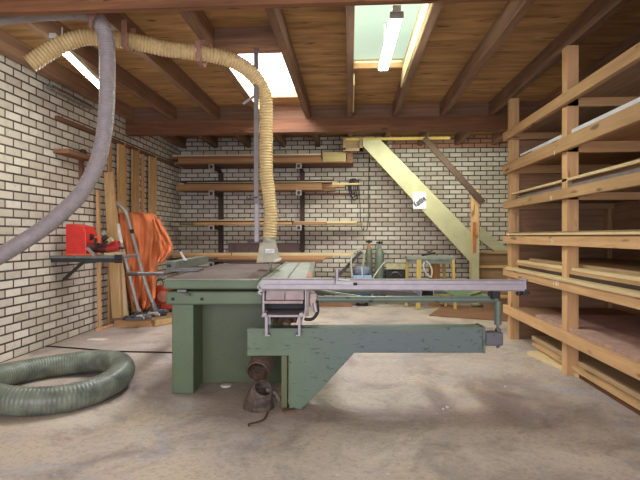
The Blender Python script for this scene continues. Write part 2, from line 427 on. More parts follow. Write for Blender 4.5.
# tubular outrigger frame
fr = K()
fr.cyl((-.045, 3.36, .757), (1.24, 3.36, .757), .024, seg=20)
fr.build('front_tube', GT, saw)
K().cyl((-.04, 3.95, .742), (1.24, 3.95, .742), .020, seg=20).build('rear_tube', GT, saw)
K().cyl((1.225, 3.36, .752), (1.225, 3.95, .745), .02).build('cross_tube', GT, saw)
K().box(.99, 1.22, 3.42, 3.9, .752, .762).build('support_plate', paint('plate_green', (84, 112, 72), (50, 56, 44), .2), saw, .002)
K().bar((1.18, 3.36, .79), (1.255, 3.36, .79), .05, .05).bar((1.20, 3.34, .84), (1.20, 3.34, .76), .05, .02).build('end_bracket', DARK, saw, .004)
K().cyl((1.36, 3.33, .805), (1.45, 3.33, .805), .010).bar((1.40, 3.33, .81), (1.435, 3.33, .81), .035, .04).cyl((1.38, 3.33, .83), (1.38, 3.33, .785), .012).build('end_fitting', plain('black_metal', (52, 50, 54), .4, .5), saw, smooth=False)
sq = c(427.5, 293, 3.5)
mb = K()
for dx, dz, w, h in ((-.045, 0, .006, .055), (.045, 0, .006, .055), (0, .027, .09, .006), (0, -.027, .09, .006)):
    mb.box(sq.x+dx-w/2, sq.x+dx+w/2, 3.5, 3.9, sq.z+dz-h/2, sq.z+dz+h/2)
mb.build('square_tube', ALU, saw)
K().bar((sq.x+.05, 3.62, .752), (sq.x+.24, 3.62, .752), .014, .014).build('wooden_slat', MW('yellow', 'X'), saw)
K().bar(c(316, 290, 3.85), c(362, 297, 3.5), .014, .014).build('brace_rod', plain('pale_metal', (206, 206, 190), .5, .2), saw)
K().bar(c(469, 295.5, 3.5), c(493, 289, 3.85), .012, .02).build('brace_rod', plain('pale_yellow_metal', (176, 182, 128), .5, .1), saw)
K().bar(c(375, 291, 3.9), c(424, 296, 3.6), .012, .04).build('brace_plate', plain('lilac_plate', (136, 132, 142), .5, .3), saw)
# left joint of the tube frame and its hook handle
K().bar((-.045, 3.36, .80), (-.045, 3.36, .70), .05, .045).bar((-.085, 3.36, .82), (-.085, 3.36, .64), .03, .012).build('joint_bracket', PINK, saw, .003)
hk = smoothpath([c(315,293,3.36), c(317,303,3.34), c(317.5,312,3.33), c(313,318.5,3.33), c(307,319.5,3.33), c(304.5,318.5,3.33)], 6)
K().tube(hk, .0115, 10).build('hook_handle', DARK, saw)
K().cyl(c(314.5, 303, 3.34), c(316, 312, 3.33), .017).build('hook_sleeve', ALU, saw)
# support column and block at the end of the arm
K().cyl((1.245, 3.36, .745), (1.245, 3.36, .58), .0245, seg=20).build('support_column', GT, saw)
K().cyl((1.245, 3.36, .59), (1.245, 3.36, .50), .010).cyl((1.245, 3.36, .535), (1.245, 3.36, .55), .022, seg=6).build('adjusting_screw', GREY, saw)
K().box(1.15, 1.275, 3.33, 3.42, .435, .53).build('end_block', paint('block_grey', (104, 104, 110), (60, 50, 46), .4), saw, .012)
K().cyl((1.25, 3.375, .44), (1.25, 3.375, .415), .018, .010).build('screw_tip', GREY, saw)
# swing arm
A = [c(247,329,3.31), c(485,327.5,3.31), c(485,353,3.31), c(354.5,353,3.31), c(302,409.5,3.31), c(289,410,3.31), c(288.5,356,3.31), c(247,356,3.31)]
pa = [(p.x, max(p.z, .001)) for p in A]
arm = K().prism(pa, 'Y', 3.31, 3.45).build('swing_arm', GA, saw, .005)
cor = [c(247,328.6,3.31), c(485,327.2,3.31), c(485,330,3.31), c(247,331.4,3.31)]
K().prism([(p.x, p.z) for p in cor], 'Y', 3.306, 3.312).build('top_flange', GT, arm)
ep = c(484, 340, 3.31); K().box(ep.x-.012, ep.x+.008, 3.302, 3.455, .392, .575).build('end_plate', GT, arm, .002)
for px, py in ((409,331.5),(480,331.5),(480,349),(409,348),(472,341)):
    q = c(px, py, 3.31); K().cyl((q.x, 3.312, q.z), (q.x, 3.300, q.z), .011, seg=6).build('bolt', GT, arm)
q = c(284.5, 383, 3.33)
K().box(q.x-.022, q.x+.018, 3.33, 3.47, 0, .375).build('foot_column', paint('column_olive', (100, 108, 72), (70, 70, 50), .2), saw, .003)
K().bar(c(283, 411, 3.27), c(295, 409, 3.30), .06, .012).build('foot_shim', plain('rust_brown', (120, 92, 76), .9), saw)
# weld seam of the arm foot
# dust socket behind the arm
hp = [c(264, 350, 3.70), c(263, 358, 3.66), c(261, 365, 3.58), c(257.5, 373, 3.48)]
K().box(-.50, -.34, 3.6, 3.92, .30, .42).build('dust_socket', GD, saw)
hs = hose(hp, .088, .022, .010, 22, RC, n=8)
o = hs.build('dust_spout', plain('brown_hose', (112, 90, 74), .5, .1, .25, 30), saw)
md = o.modifiers.new('thick', 'SOLIDIFY'); md.thickness = .006
# blade
K().cyl((-.475, 4.55, .86), (-.472, 4.55, .86), .11, seg=40).build('saw_blade', plain('blade_steel', (160, 160, 160), .3, .8), saw)
K().prism([(4.66,.87),(4.72,.87),(4.72,.96),(4.69,.99),(4.66,.95)], 'X', -.475, -.470).build('riving_knife', GREY, saw)

# ================================================================ EXTRACTION HOOD, POST, HOSES
HZ = 4.55
hood = thing('dust_hood', RC @ Vector((-.48, HZ, .93)), 'grey beige extraction hood hanging over the saw blade, with a white label', 'saw guard', rz=TH)
hp = [c(257.5,262.5,HZ), c(280,260,HZ), c(275,241,HZ), c(261,240.5,HZ)]
vs = []; t0 = [(p.x, p.z) for p in hp]
cx = sum(a for a, b_ in t0)/4
mb = K()
y0 = HZ-.07; y1 = HZ+.09
v = [(t0[0][0], y0-.02, t0[0][1]), (t0[1][0], y0-.02, t0[0][1]+.01), (t0[1][0], y1+.02, t0[0][1]+.01), (t0[0][0], y1+.02, t0[0][1]),
     (t0[3][0], y0+.02, t0[3][1]), (t0[2][0], y0+.02, t0[2][1]), (t0[2][0], y1-.02, t0[2][1]), (t0[3][0], y1-.02, t0[3][1])]
mb.add(v, [(0,3,2,1),(4,5,6,7),(0,1,5,4),(1,2,6,5),(2,3,7,6),(3,0,4,7)])
HB = plain('hood_beige', (176, 170, 150), .5, .1, .08)
mb.build('shell', HB, hood, .006)
q = c(270, 251, HZ-.078)
K().box(q.x-.042, q.x+.042, q.y-.012, q.y-.006, q.z-.018, q.z+.02).build('label_plate', plain('label_white', (236, 238, 244), .5), hood)
K().box(q.x-.034, q.x+.030, q.y-.014, q.y-.012, q.z+.004, q.z+.007).box(q.x-.034, q.x+.018, q.y-.014, q.y-.012, q.z-.008, q.z-.005).build('label_print', plain('print_grey', (130, 140, 165), .5), hood)
q = c(281, 259, HZ)
K().bar((t0[1][0]-.05, y0-.03, t0[1][1]-.01), (t0[1][0]+.02, y0-.02, t0[1][1]+.02), .02, .02).build('lip', plain('lip_white', (214, 210, 196), .5), hood)
q = c(268.5, 240, HZ); K().cyl((q.x, HZ, q.z-.01), (q.x, HZ, q.z+.03), .066).build('collar', HB, hood)
po = thing('support_post', RC @ Vector((-.6, 4.38, 1.16)), 'grey square steel post hanging from the ceiling beside the beige hose', 'post', rz=TH)
pz = 4.34
K().box(c(254,0,pz).x, c(258.5,0,pz).x, pz-.02, pz+.02, c(0,204,pz).z, JB).build('upper_tube', plain('post_grey', (118, 110, 108), .5, .3, .1), po, .003)
K().box(c(254.6,0,pz).x, c(258.9,0,pz).x, pz-.018, pz+.018, c(0,242,pz).z, c(0,198,pz).z).build('inner_tube', plain('post_pale', (142, 136, 138), .45, .3, .08), po, .003)
K().bar(c(248, 198.5, pz-.03), c(257, 197, pz-.03), .02, .014).cyl(c(248, 197, pz-.03), c(248, 200.5, pz-.03), .012).build('clamp_handle', plain('black_metal', (52, 50, 54), .4, .5), po, .002, smooth=False)
K().bar(c(256, 95, pz), c(243, 104, pz), .012, .02).build('brace', plain('post_pale', (176, 174, 178)), po)
K().bar((c(248,242,pz).x, pz, c(0,241,pz).z), (c(262,242,4.5).x, 4.5, c(0,241,pz).z), .02, .03).build('hood_bracket', GREY, po)
bh = [P(30,64,3.62), P(55,48,3.68), P(80,38,3.74), P(100,37.5,3.78), P(122,40,3.83), P(145,44,3.9), P(167,49,3.96), P(205,54,4.06), P(232,60.5,4.17),
      P(249,71,4.28), P(260,84,4.38), P(265.5,100,4.44), P(266.3,130,4.50), P(266.3,170,4.53), P(269,195,4.55), P(271,215,4.55), P(269.5,238,4.55)]
tag(hose(bh, .067, .026, .009, 20).build('dust_hose', plain('beige_hose', (212, 186, 136), .5, 0, .08, 20)),
    'beige ribbed extraction hose slung under the ceiling and dropping to the hood', 'hose')
gh = [P(-20,20,3.5), P(30,14,3.5), P(70,12,3.5), P(90,14,3.5), P(101,24,3.5), P(106.5,42,3.5), P(107.5,70,3.5), P(106.5,110,3.5), P(103,140,3.5),
      P(96,166,3.48), P(83,190,3.45), P(66,209,3.4), P(38,232,3.35), P(-10,262,3.3)]
tag(hose(gh, .057, .018, .004, 20).build('dust_hose', plain('grey_hose', (158, 150, 150), .5, 0, .08, 20)),
    'smooth grey suction hose curving down in front of the left wall', 'hose')
strapm = plain('strap_pink', (170, 128, 112), .8)
a = P(106, -6, 3.11); b_ = P(90.5, 20, 3.40); 
mb = MB().bar(a, P(97, 9, 3.38), .03, .006, (0,1,0)).bar(P(97,9,3.38), b_, .03, .006, (0,1,0))
mb.bar(b_, P(90, 28, 3.47), .03, .006, (0,1,0))
tag(mb.build('hose_strap', strapm), 'pinkish strap holding up the grey hose at the near ceiling beam', 'strap', None)
for (px, py0, py1, Z, lab) in ((124.5, 14, 46, 3.755, 'brown strap round the beige hose beside the grey hose'), (198, 41, 61, 3.98, 'short brown strap round the beige hose near the bright rooflight')):
    q = P(px, py1, Z); tp = min(P(px, py0, Z).z, JB)
    mb = MB().box(q.x-.023, q.x+.023, q.y-.008, q.y-.004, q.z, tp+.0).box(q.x-.023, q.x+.023, q.y-.006, q.y+.15, q.z-.004, q.z)
    mb.box(q.x-.023, q.x+.023, q.y+.15, q.y+.154, q.z-.004, JB)
    tag(mb.build('hose_strap', strapm), lab, 'strap')
# big hose ring on the floor
R = .47
cp = PH(56, 379, .1)
pts = [Vector((cp.x + R*math.cos(t), cp.y + R*math.sin(t)*1.05, .105 + .02*math.sin(2*t))) for t in [2*PI*i/480 for i in range(480)]]
mb = MB(); rs = [.096-.004*(.5-.5*math.cos(2*PI*i/4)) for i in range(480)]
mb.tube(pts, rs, 22, closed=True)
tag(mb.build('hose_ring', plain('green_grey_hose', (118, 126, 112), .38, 0, .25, 7)), 'thick grey green ribbed hose coiled in a ring on the floor at the left', 'hose')
# hose cuff on the floor
q = PH(259, 411, 0); cone = thing('hose_cuff', (q.x, q.y, 0), 'loose cone of brown ribbed hose on the floor below the saw', 'hose piece')
hp = []
n = 44
for i in range(n):
    t = i/(n-1); hp.append(Vector((q.x - .015 + .04*t*t, q.y+.07-.05*t*t, (.004 + .150*t))))
rs = [(.106 - .038*(i/(n-1))) + (.004 if i % 4 < 2 else -.004) for i in range(n)]
o = MB().tube(hp, rs, 24, cap=False).build('sleeve', plain('brown_grey_hose', (116, 102, 92), .45, .1, .3, 30), cone)
o.modifiers.new('thick', 'SOLIDIFY').thickness = .006
MB().tube(smoothpath([PH(268,412,.01), PH(264,419,.008), PH(257,422,.006), PH(249,424,.006), PH(249,426,.006)], 6), .005, 8).build('wire_tail', plain('wire_dark', (74, 60, 46), .7), cone)
hp = [(q.x+.03, q.y+.10, .12), (q.x+.09, q.y+.11, .09), (q.x+.13, q.y+.12, .03)]
MB().tube(smoothpath(hp, 8), .022, 14).build('torn_flap', plain('brown_grey_hose', (118, 102, 92)), cone)

# ================================================================ BACK WALL RACK AND LUMBER
steel_d = plain('rack_brown', (70, 52, 46), .7, .1)
UX = [PY(220, 200, 8.98).x, PY(302, 200, 8.98).x]
LV = [2.487, 2.016, 1.40, .74]
for ux, lab in zip(UX, ('left brown steel upright with four cantilever brackets on the back wall', 'right brown steel upright with four cantilever brackets on the back wall')):
    t = thing('cantilever_bracket', (ux, 9.04, 0), lab, 'rack', 'uprights carrying the lumber on the back wall')
    MB().box(ux-.04, ux+.04, 9.0, BY, 0.0, 2.42).build('upright', steel_d, t, .004)
    for h in (2.487, 2.016, 1.40, .74):
        MB().bar((ux, 9.0, h-.06), (ux, 8.42, h-.032), .05, .06).build('arm', steel_d, t, .003)
        MB().box(ux-.05, ux+.05, 8.405, 8.42, h-.10, h-.005).build('arm_end', plain('rack_white', (158, 148, 140), .5), t)
        MB().box(ux-.025, ux+.025, 8.40, 8.406, h-.085, h-.025).build('arm_slot', DARK, t)
def board(p0, p1, h0, th, y0, y1, m, label, ax='X', group='lumber on the back wall rack', name='board'):
    h1 = h0+th; ym = y0
    a = PY(p0, 200, ym).x; b_ = PY(p1, 200, ym).x
    a = max(a, LX+.01)
    o = MB().box(a, b_, y0, y1, h0, h1).build(name, MW(m, ax), bevel=.003)
    tag(o, label, 'board', group); return h1
LV[0] += .021
board(174, 353.5, LV[0]-.021, .02, 8.42, 8.95, 'brown', 'thin brown board carrying the whole stack of the topmost rack level')
h = LV[0]
board(178, 322, h, .075, 8.44, 8.70, 'orange', 'thick orange brown plank lying lowest on the topmost wall rack level')
board(322.5, 346, h, .165, 8.42, 8.62, 'olive', 'short olive chipboard panel at the right end of the topmost rack level', name='chipboard_panel')
board(347, 353, h, .155, 8.43, 8.62, 'brown', 'short brown offcut beside the olive chipboard on the topmost rack level', name='offcut')
board(174, 350, h, .06, 8.72, 8.98, 'tan', 'wide tan board close to the bricks on the topmost wall rack level')
h = board(170, 321, h+.0755, .045, 8.44, 8.70, 'brown', 'brown board lying second on the topmost wall rack level')
board(172, 321, h+.001, .028, 8.46, 8.68, 'pale', 'thin pale board on top of the stack on the topmost rack level')
board(200, 338, LV[0]+.062, .05, 8.72, 8.93, 'dark', 'dark board behind the pale one on the topmost rack level')
board(210, 345, LV[0]+.113, .05, 8.72, 8.9, 'tan', 'tan board highest at the back of the topmost rack level')
h = LV[1]
board(176, 322, h, .115, 8.45, 8.6, 'orange', 'thick reddish beam at the front of the second wall rack level')
board(180, 335, h, .06, 8.62, 8.85, 'brown', 'brown board behind the reddish beam on the second rack level')
board(182, 345, h+.062, .04, 8.62, 8.84, 'tan', 'tan strip sticking out right on the second wall rack level')
board(184, 332, h+.117, .02, 8.46, 8.60, 'dark', 'thin dark board resting on the reddish beam')
board(183, 360, h+.104, .03, 8.62, 8.72, 'pale', 'long pale lath sticking out furthest right on the second rack level')
board(187, 337, h+.138, .03, 8.62, 8.84, 'pale', 'pale board lying on the long lath of the second rack level')
board(180, 334, h+.170, .03, 8.63, 8.82, 'dark', 'dark topmost board of the second wall rack level')
h = LV[2]
board(194, 292, h, .045, 8.44, 8.66, 'tan', 'tan board at the front of the third wall rack level')
board(170, 293, h+.047, .022, 8.44, 8.66, 'dark', 'dark thin board over the tan one on the third rack level')
board(201, 286, h+.071, .02, 8.44, 8.66, 'pale', 'pale thin topmost board of the third wall rack level')
board(293, 326, h, .05, 8.44, 8.66, 'orange', 'short orange plank near the right end of the third rack level')
board(180, 362, h, .035, 8.68, 8.95, 'olive', 'long olive board reaching furthest right on the third rack level')
board(280, 357, h+.037, .03, 8.70, 8.90, 'pale', 'pale board at the back right of the third wall rack level')
h = LV[3]
board(170, 260, h, .04, 8.42, 8.66, 'dark', 'dark board at the left bottom of the lowest wall rack level')
board(262, 322, h, .04, 8.42, 8.66, 'brown', 'brown board end low on the right of the lowest rack level')
board(218, 325, h+.042, .03, 8.42, 8.66, 'orange', 'orange brown board second from the bottom of the lowest rack level')
board(172, 332, h+.074, .035, 8.44, 8.66, 'tan', 'tan board in the middle of the lowest wall rack stack')
board(232, 354, h+.111, .05, 8.44, 8.66, 'pale', 'long pale board topmost on the lowest wall rack level')
board(170, 231, h+.111, .045, 8.44, 8.66, 'pine', 'pine board topmost at the left end of the lowest rack level')
# panel resting on the wall, behind the lowest rack level
a, b_ = PY(228, 250, 9.0).x, PY(299, 250, 9.0).x
tag(MB().box(a, b_, 9.02, 9.06, 0, PY(260, 243, 9.0).z).build('panel', plain('panel_mauve', (112, 92, 88), .8)), 'dull mauve panel standing against the bricks behind the lowest rack level', 'panel')
# low stack on floor under the rack
for i, (p0, p1, m, lab) in enumerate(((296, 352, 'brown', 'brown plank lying on the floor beneath the wall rack'), (300, 341, 'orange', 'shorter orange plank on top of the brown floor plank'))):
    a, b_ = PY(p0, 300, 8.2).x, PY(p1, 300, 8.2).x
    tag(MB().box(a, b_, 8.15, 8.4, .0+.06*i, .059+.06*i).build('plank', MW(m, 'X'), bevel=.003), lab, 'plank')
# reddish pipe bracket and hanging cable coil
q0, q1 = PY(303, 194, 8.95), PY(346, 193.5, 8.95)
t = tag(MB().cyl((q0.x, 9.05, q0.z), (q1.x+.08, 9.05, q0.z), .017).cyl((q1.x+.05, 9.05, q0.z), (q1.x+.05, 9.10, q0.z), .02).cyl((q0.x+.05, 9.05, q0.z), (q0.x+.05, 9.10, q0.z), .02).build('wall_pipe', plain('pipe_red', (140, 84, 64), .6)), 'reddish pipe on the back wall below the second rack level', 'pipe')
hkq = PY(352, 179, 9.0)
t = thing('cable_coil', (hkq.x, 9.0, PY(352, 206, 9.0).z), 'coil of dark cable hanging on a hook at the end of the wall rack', 'cable')
MB().cyl((hkq.x, 9.02, hkq.z), (hkq.x, 9.098, hkq.z), .01).cyl((hkq.x+.1, 9.02, hkq.z), (hkq.x+.1, 9.098, hkq.z), .01).bar((hkq.x-.06, 9.03, hkq.z+.02), (hkq.x+.18, 9.03, hkq.z+.02), .02, .03).build('hook', plain('hook_pale', (206, 200, 176), .6), t)
cabm = plain('cable_dark', (62, 62, 66), .6)
for k in range(6):
    w = .03+.012*k; hh = .30+.05*(k % 3)
    pts = [(hkq.x+.02*(k%3)+w*math.sin(t_)*1.0, 9.0-.012*k, hkq.z-hh/2+hh/2*math.cos(t_)) for t_ in [2*PI*i/24 for i in range(24)]]
    MB().tube(pts, .007, 8, closed=True).build('loop', cabm, t)
MB().tube(smoothpath([(hkq.x+.12, 9.0, hkq.z), PY(360,205,9.0), PY(361,225,9.0), PY(364,231,9.0), PY(367,229,9.0), PY(368.5,215,9.0), PY(368.5,190,9.0), PY(369,160,9.0), PY(370,145,9.0)], 8), .007, 8).build('loose_end', cabm, t)

# ================================================================ STAIR
SY = 8.2
st_ = thing('staircase', (1.9, 8.6, 0), 'steep cream painted wooden staircase rising left along the back wall', 'staircase')
crm = MW('cream', 'X')
poly = [PY(363,140,SY), PY(380,139,SY), PY(478,239.5,SY), PY(478,300,SY), PY(470,300,SY), PY(470,262,SY), PY(363,146,SY)]
pl = [(p.x, p.z) for p in poly]
pl[3] = (pl[2][0], 0.0); pl[4] = (pl[5][0], 0.0)
MB().prism(pl, 'Y', SY, SY+.045).build('stringer', paint('stair_cream', (174, 170, 134), (180, 176, 140), .1, (1,1,1), .6), st_, .004)
MB().prism([(v.x, v.z) for v in (PY(372,145,9.05), PY(382,146,9.05), PY(472,240,9.05), PY(470,250,9.05))], 'Y', 9.05, 9.095).build('stringer', paint('stair_cream', (214, 214, 178), (180, 176, 140)), st_, .004)
top, bot = PY(371, 142, SY), PY(473, 250, SY)
for i in range(9):
    hh = .93+.215*i
    tt = (hh-bot.z)/(top.z-bot.z); x = bot.x + (top.x-bot.x)*tt
    MB().box(x-.10, x+.08, SY+.045, 9.05, hh-.03, hh).build('tread', MW('tan', 'Y'), st_)
    MB().box(x-.105, x-.09, SY+.045, 9.05, hh, hh+.185).build('riser', MW('cream', 'Z'), st_)
xr0, xr1 = pl[2][0]+.0, PY(514, 260, SY).x+.15
for k, (hh, y0) in enumerate(((.23, 7.85), (.46, 8.05), (.69, 8.3), (.92, 8.6))):
    MB().box(xr0, xr1, y0-.02, y0+.32 if k < 3 else 9.05, hh-.03, hh).build('tread', MW('pine', 'X'), st_, .003)
    MB().box(xr0, xr1, y0+.01, y0+.03, hh-.23, hh-.03).build('riser', MW('old', 'X'), st_)
pw = [PY(480,226,9.05), PY(514,254,9.05), PY(514,266,9.05), PY(480,240,9.05)]
MB().prism([(p.x, p.z) for p in pw], 'Y', 9.05, 9.095).build('wall_stringer', crm, st_)
n0, n1 = PY(470.5, 190, SY), PY(478, 240, SY)
ne = MB().box(n0.x, n1.x, SY-.07, SY-.002, .05, n0.z).build('newel_post', MW('rail', 'Z'), st_, .006)
MB().box(n0.x, n1.x-.0, SY-.075, SY-.068, .05, PY(474, 238, SY).z).build('post_facing', paint('stair_cream', (214, 214, 178), (180, 176, 140)), ne)
a, b_ = PY(472.8, 222, SY-.08), PY(476, 252.5, SY-.08)
MB().box(a.x, b_.x, SY-.085, SY-.074, b_.z, a.z).build('post_inlay', plain('inlay_rust', (176, 106, 60), .7), ne)
MB().bar(PY(424, 138, SY-.05), PY(483, 203, SY-.12), .10, .04, (0,1,0)).build('handrail', plain('rail_brown', (74, 52, 38), .7), st_, .006)
# sign
sg = PY(419.5, 200.5, SY-.012)
sgn = thing('canteen_sign', (sg.x, SY-.01, sg.z-.14), 'white square sign with dark lettering fixed to the stair stringer', 'sign')
a, b_ = PY(413, 192, SY-.01), PY(426.3, 209, SY-.01)
MB().box(a.x, b_.x, SY-.014, SY-.001, b_.z, a.z).build('board', plain('sign_white', (206, 206, 212), .4, 0, .03), sgn, .003)
tx = bpy.data.curves.new('lettering', 'FONT'); tx.body = 'Kantine'; tx.size = .079; tx.extrude = .002; tx.align_x = 'CENTER'; tx.align_y = 'CENTER'; tx.offset = .0016; tx.shear = 0
to = bpy.data.objects.new('lettering', tx); COL.objects.link(to); to.parent = sgn
to.location = (0, -.007, .118); to.rotation_euler = (PI/2, 0, 0)
to.matrix_local = Matrix.Translation((.002, -.008, .125)) @ Matrix.Rotation(math.radians(-36), 4, 'Y') @ Matrix.Rotation(PI/2, 4, 'X') @ Matrix.Diagonal((.86, 1.75, 1, 1))
tx.materials.append(plain('sign_navy', (30, 32, 52), .6))
bpy.context.view_layer.update()
tme = bpy.data.meshes.new_from_object(to.evaluated_get(bpy.context.evaluated_depsgraph_get()))
tm = to.matrix_local.copy(); bpy.data.objects.remove(to)
to = bpy.data.objects.new('lettering', tme); COL.objects.link(to); to.parent = sgn; to.matrix_local = tm
MB().cyl((sg.x-.05, SY-.016, sg.z+.085), (sg.x-.05, SY-.013, sg.z+.085), .024).build('emblem', plain('emblem_grey', (196, 200, 214), .6), sgn)

# ================================================================ THINGS AT THE BACK WALL, RIGHT
def cylinder_bottle(px, pyt, r, Y, m, capm, label):
    q = PY(px, pyt, Y); h = q.z
    t = thing('gas_cylinder', (q.x, Y, 0), label, 'gas cylinder')
    MB().lathe([(r*.8,0),(r,.02),(r,h-.16),(r*.9,h-.10),(r*.6,h-.05),(r*.3,h-.03),(r*.3,h)], q.x, Y).build('body', m, t)
    MB().lathe([(r*.55,h-.055),(r*.45,h-.03),(r*.4,h+.03),(r*.3,h+.03)], q.x, Y).build('neck', capm, t)
    MB().cyl((q.x, Y, h+.03), (q.x, Y, h+.09), .018).cyl((q.x-.06, Y, h+.06), (q.x+.06, Y, h+.06), .016).cyl((q.x, Y-.05, h+.08), (q.x, Y+.04, h+.08), .014).build('valve', DARK, t)
cg = plain('cylinder_grey', (120, 130, 116), .5, .1, .15)
cylinder_bottle(369, 245, .062, 8.86, plain('cylinder_tan', (122, 124, 108), .6, .1, .2), plain('neck_orange', (186, 112, 62), .5), 'slim gas cylinder with orange neck and black valve at the back wall')
cylinder_bottle(379.5, 246, .085, 8.80, cg, cg, 'wider grey green gas cylinder beside the orange necked one')
q = PY(362, 266, 8.35)
t = thing('drum_vacuum', (q.x, 8.35, 0), 'blue drum vacuum cleaner in front of the gas cylinders', 'vacuum cleaner')
bl = plain('vac_blue', (46, 80, 134), .4, 0, .12)
MB().lathe([(.14,.06),(.155,.09),(.155,.5),(.14,.56)], q.x, 8.35).build('drum', bl, t)
MB().lathe([(.15,.55),(.16,.57),(.15,.64),(.06,.68)], q.x, 8.35).build('lid', plain('vac_grey', (120, 130, 150), .5), t)
MB().bar((q.x-.16, 8.2, .5), (q.x+.16, 8.2, .5), .01, .07).build('band', plain('vac_light', (150, 175, 205), .5), t)
MB().bar((q.x+.02, 8.185, .30), (q.x-.01, 8.185, .68), .02, .03, (0,1,0)).build('strap', plain('strap_pale', (190, 196, 190), .6), t)
for k in range(4):
    aa = PI/4+PI/2*k; MB().lathe([(.02,0),(.03,.03),(.02,.06),(.02,.09)], q.x+.11*math.cos(aa), 8.35+.11*math.sin(aa), 10).build('caster', DARK, t)
hs = [PY(352,277,8.1), PY(351,262,8.15), PY(353,253,8.2), PY(359,250,8.25), PY(364,254,8.3), PY(363,266,8.3)]
MB().tube(smoothpath(hs, 8), .016, 10).build('suction_hose', plain('hose_pale', (176, 176, 158), .5), t)
a, b_ = PY(337, 280, 8.5), PY(361, 252, 8.95)
tag(MB().bar((a.x-.05, 8.5, .42), (b_.x, 8.95, b_.z), .05, .16, (0,1,0)).bar((a.x-.05, 8.5, .43), (a.x-.35, 8.45, .02), .05, .16, (0,1,0)).build('slanting_board', plain('black_board', (58, 54, 54), .6), bevel=.004), 'black slanting board leaning behind the blue drum vacuum', 'board')
q0, q1 = PY(386, 271, 8.5), PY(408, 280, 8.5)
tag(MB().box(q0.x, q1.x, 8.5, 8.9, 0, .42).build('wooden_crate', MW('old', 'X'), bevel=.004), 'wooden crate on the floor beside the gas cylinders', 'crate')
t = thing('tool_case', ((q0.x+q1.x)/2, 8.7, .42), 'black open tool case standing on the wooden crate', 'tool case')
mb = MB().box(q0.x, q1.x, 8.5, 8.52, .42, .59).box(q0.x, q1.x, 8.84, 8.86, .42, .59).box(q0.x, q0.x+.02, 8.52, 8.84, .42, .59).box(q1.x-.02, q1.x, 8.52, 8.84, .42, .59).box(q0.x, q1.x, 8.5, 8.86, .42, .44)
mb.build('case_body', DARK, t)
MB().tube(smoothpath([(q0.x+.08, 8.49, .50), (q0.x+.12, 8.46, .56), (q0.x+.2, 8.46, .56), (q0.x+.26, 8.49, .50)], 6), .012, 8).build('handle', GREY, t)
q = PY(396, 268, 8.9)
MB().box(q.x-.18, q.x+.16, 8.84, 8.87, .55, .70).build('lid', plain('lid_pale', (196, 186, 148), .7), t)
hs = [PY(372,300,8.2), PY(373,280,8.2), PY(377,272,8.25), PY(383,264,8.3), PY(386,262,8.3)]
tag(MB().tube([(p.x, p.y, max(p.z, .02)) for p in smoothpath(hs, 8)], .014, 10).build('air_hose', plain('hose_pale', (176, 176, 158))), 'pale bent air hose standing between the cylinders and the tool case', 'hose')
# work trestle
TY = 7.95
a, b_ = PY(407, 255, TY), PY(456, 261, TY)
tz = a.z
t = thing('work_trestle', ((a.x+b_.x)/2, TY+.15, 0), 'small work trestle with grey top and yellow wooden legs below the stair', 'trestle')
MB().box(a.x, b_.x, TY-.02, TY+.32, tz-.075, tz-.02).build('tabletop', plain('trestle_grey', (136, 142, 130), .6), t, .004)
MB().box(a.x+.02, b_.x-.02, TY+.0, TY+.03, tz-.14, tz-.075).build('apron', plain('trestle_grey', (136, 142, 130)), t)
for px, dy, w in ((419, -.01, .075), (409.5, .28, .05), (453, -.01, .045), (447, .28, .045)):
    x = PY(px, 280, TY).x; sx = .03 if px > 440 else -.02
    MB().bar((x, TY+dy+.01, tz-.075), (x+sx, TY+dy-.01, 0.012), w, .045, (0,1,0)).build('leg', MW('yellow', 'Z'), t, .003)
q = PY(429, 250, TY)
t = thing('clamp_tool', (q.x, TY+.1, tz-.02), 'dark hand tool lying on the grey trestle top', 'hand tool')
MB().bar((q.x-.10, TY+.1, tz-.005), (q.x+.12, TY+.12, tz+.03), .05, .03).build('body', DARK, t, .004)
MB().bar((q.x-.02, TY+.1, tz+.02), (q.x+.08, TY+.1, tz+.085), .04, .03).bar((q.x-.10, TY+.1, tz+.09), (q.x+.03, TY+.1, tz+.055), .03, .02).build('handle', plain('handle_brown', (92, 70, 54), .6), t, .003)
a, b_ = PY(429, 263, 8.3), PY(440, 300, 8.3)
tag(MB().box(a.x, b_.x, 8.3, 8.33, 0, a.z).build('offcut', wood('osb', (150, 104, 50), (204, 160, 92), 'Z', .8, True, 6)), 'narrow chipboard offcut standing behind the trestle', 'offcut')
loop = [PY(424,262,TY-.06), PY(424,269,TY-.06), PY(427,274,TY-.06), PY(431,277,TY-.06), PY(432,270,TY-.06), PY(429,264,TY-.06), PY(426,261,TY-.06)]
tag(MB().tube(smoothpath(loop, 6), .013, 8).build('sanding_belt', plain('belt_pale', (196, 202, 198), .5)), 'pale looped belt hanging from the front of the trestle', 'belt')
# brown sheet on the floor
pts = [PH(443,306,0), PH(507,307,0), PH(512,322,0), PH(429,316,0)]
tag(MB().prism([(p.x, p.y) for p in pts], 'Z', .001, .014).build('floor_sheet', MW('brown', 'X')), 'brown plywood sheet lying flat on the floor before the stair', 'sheet')

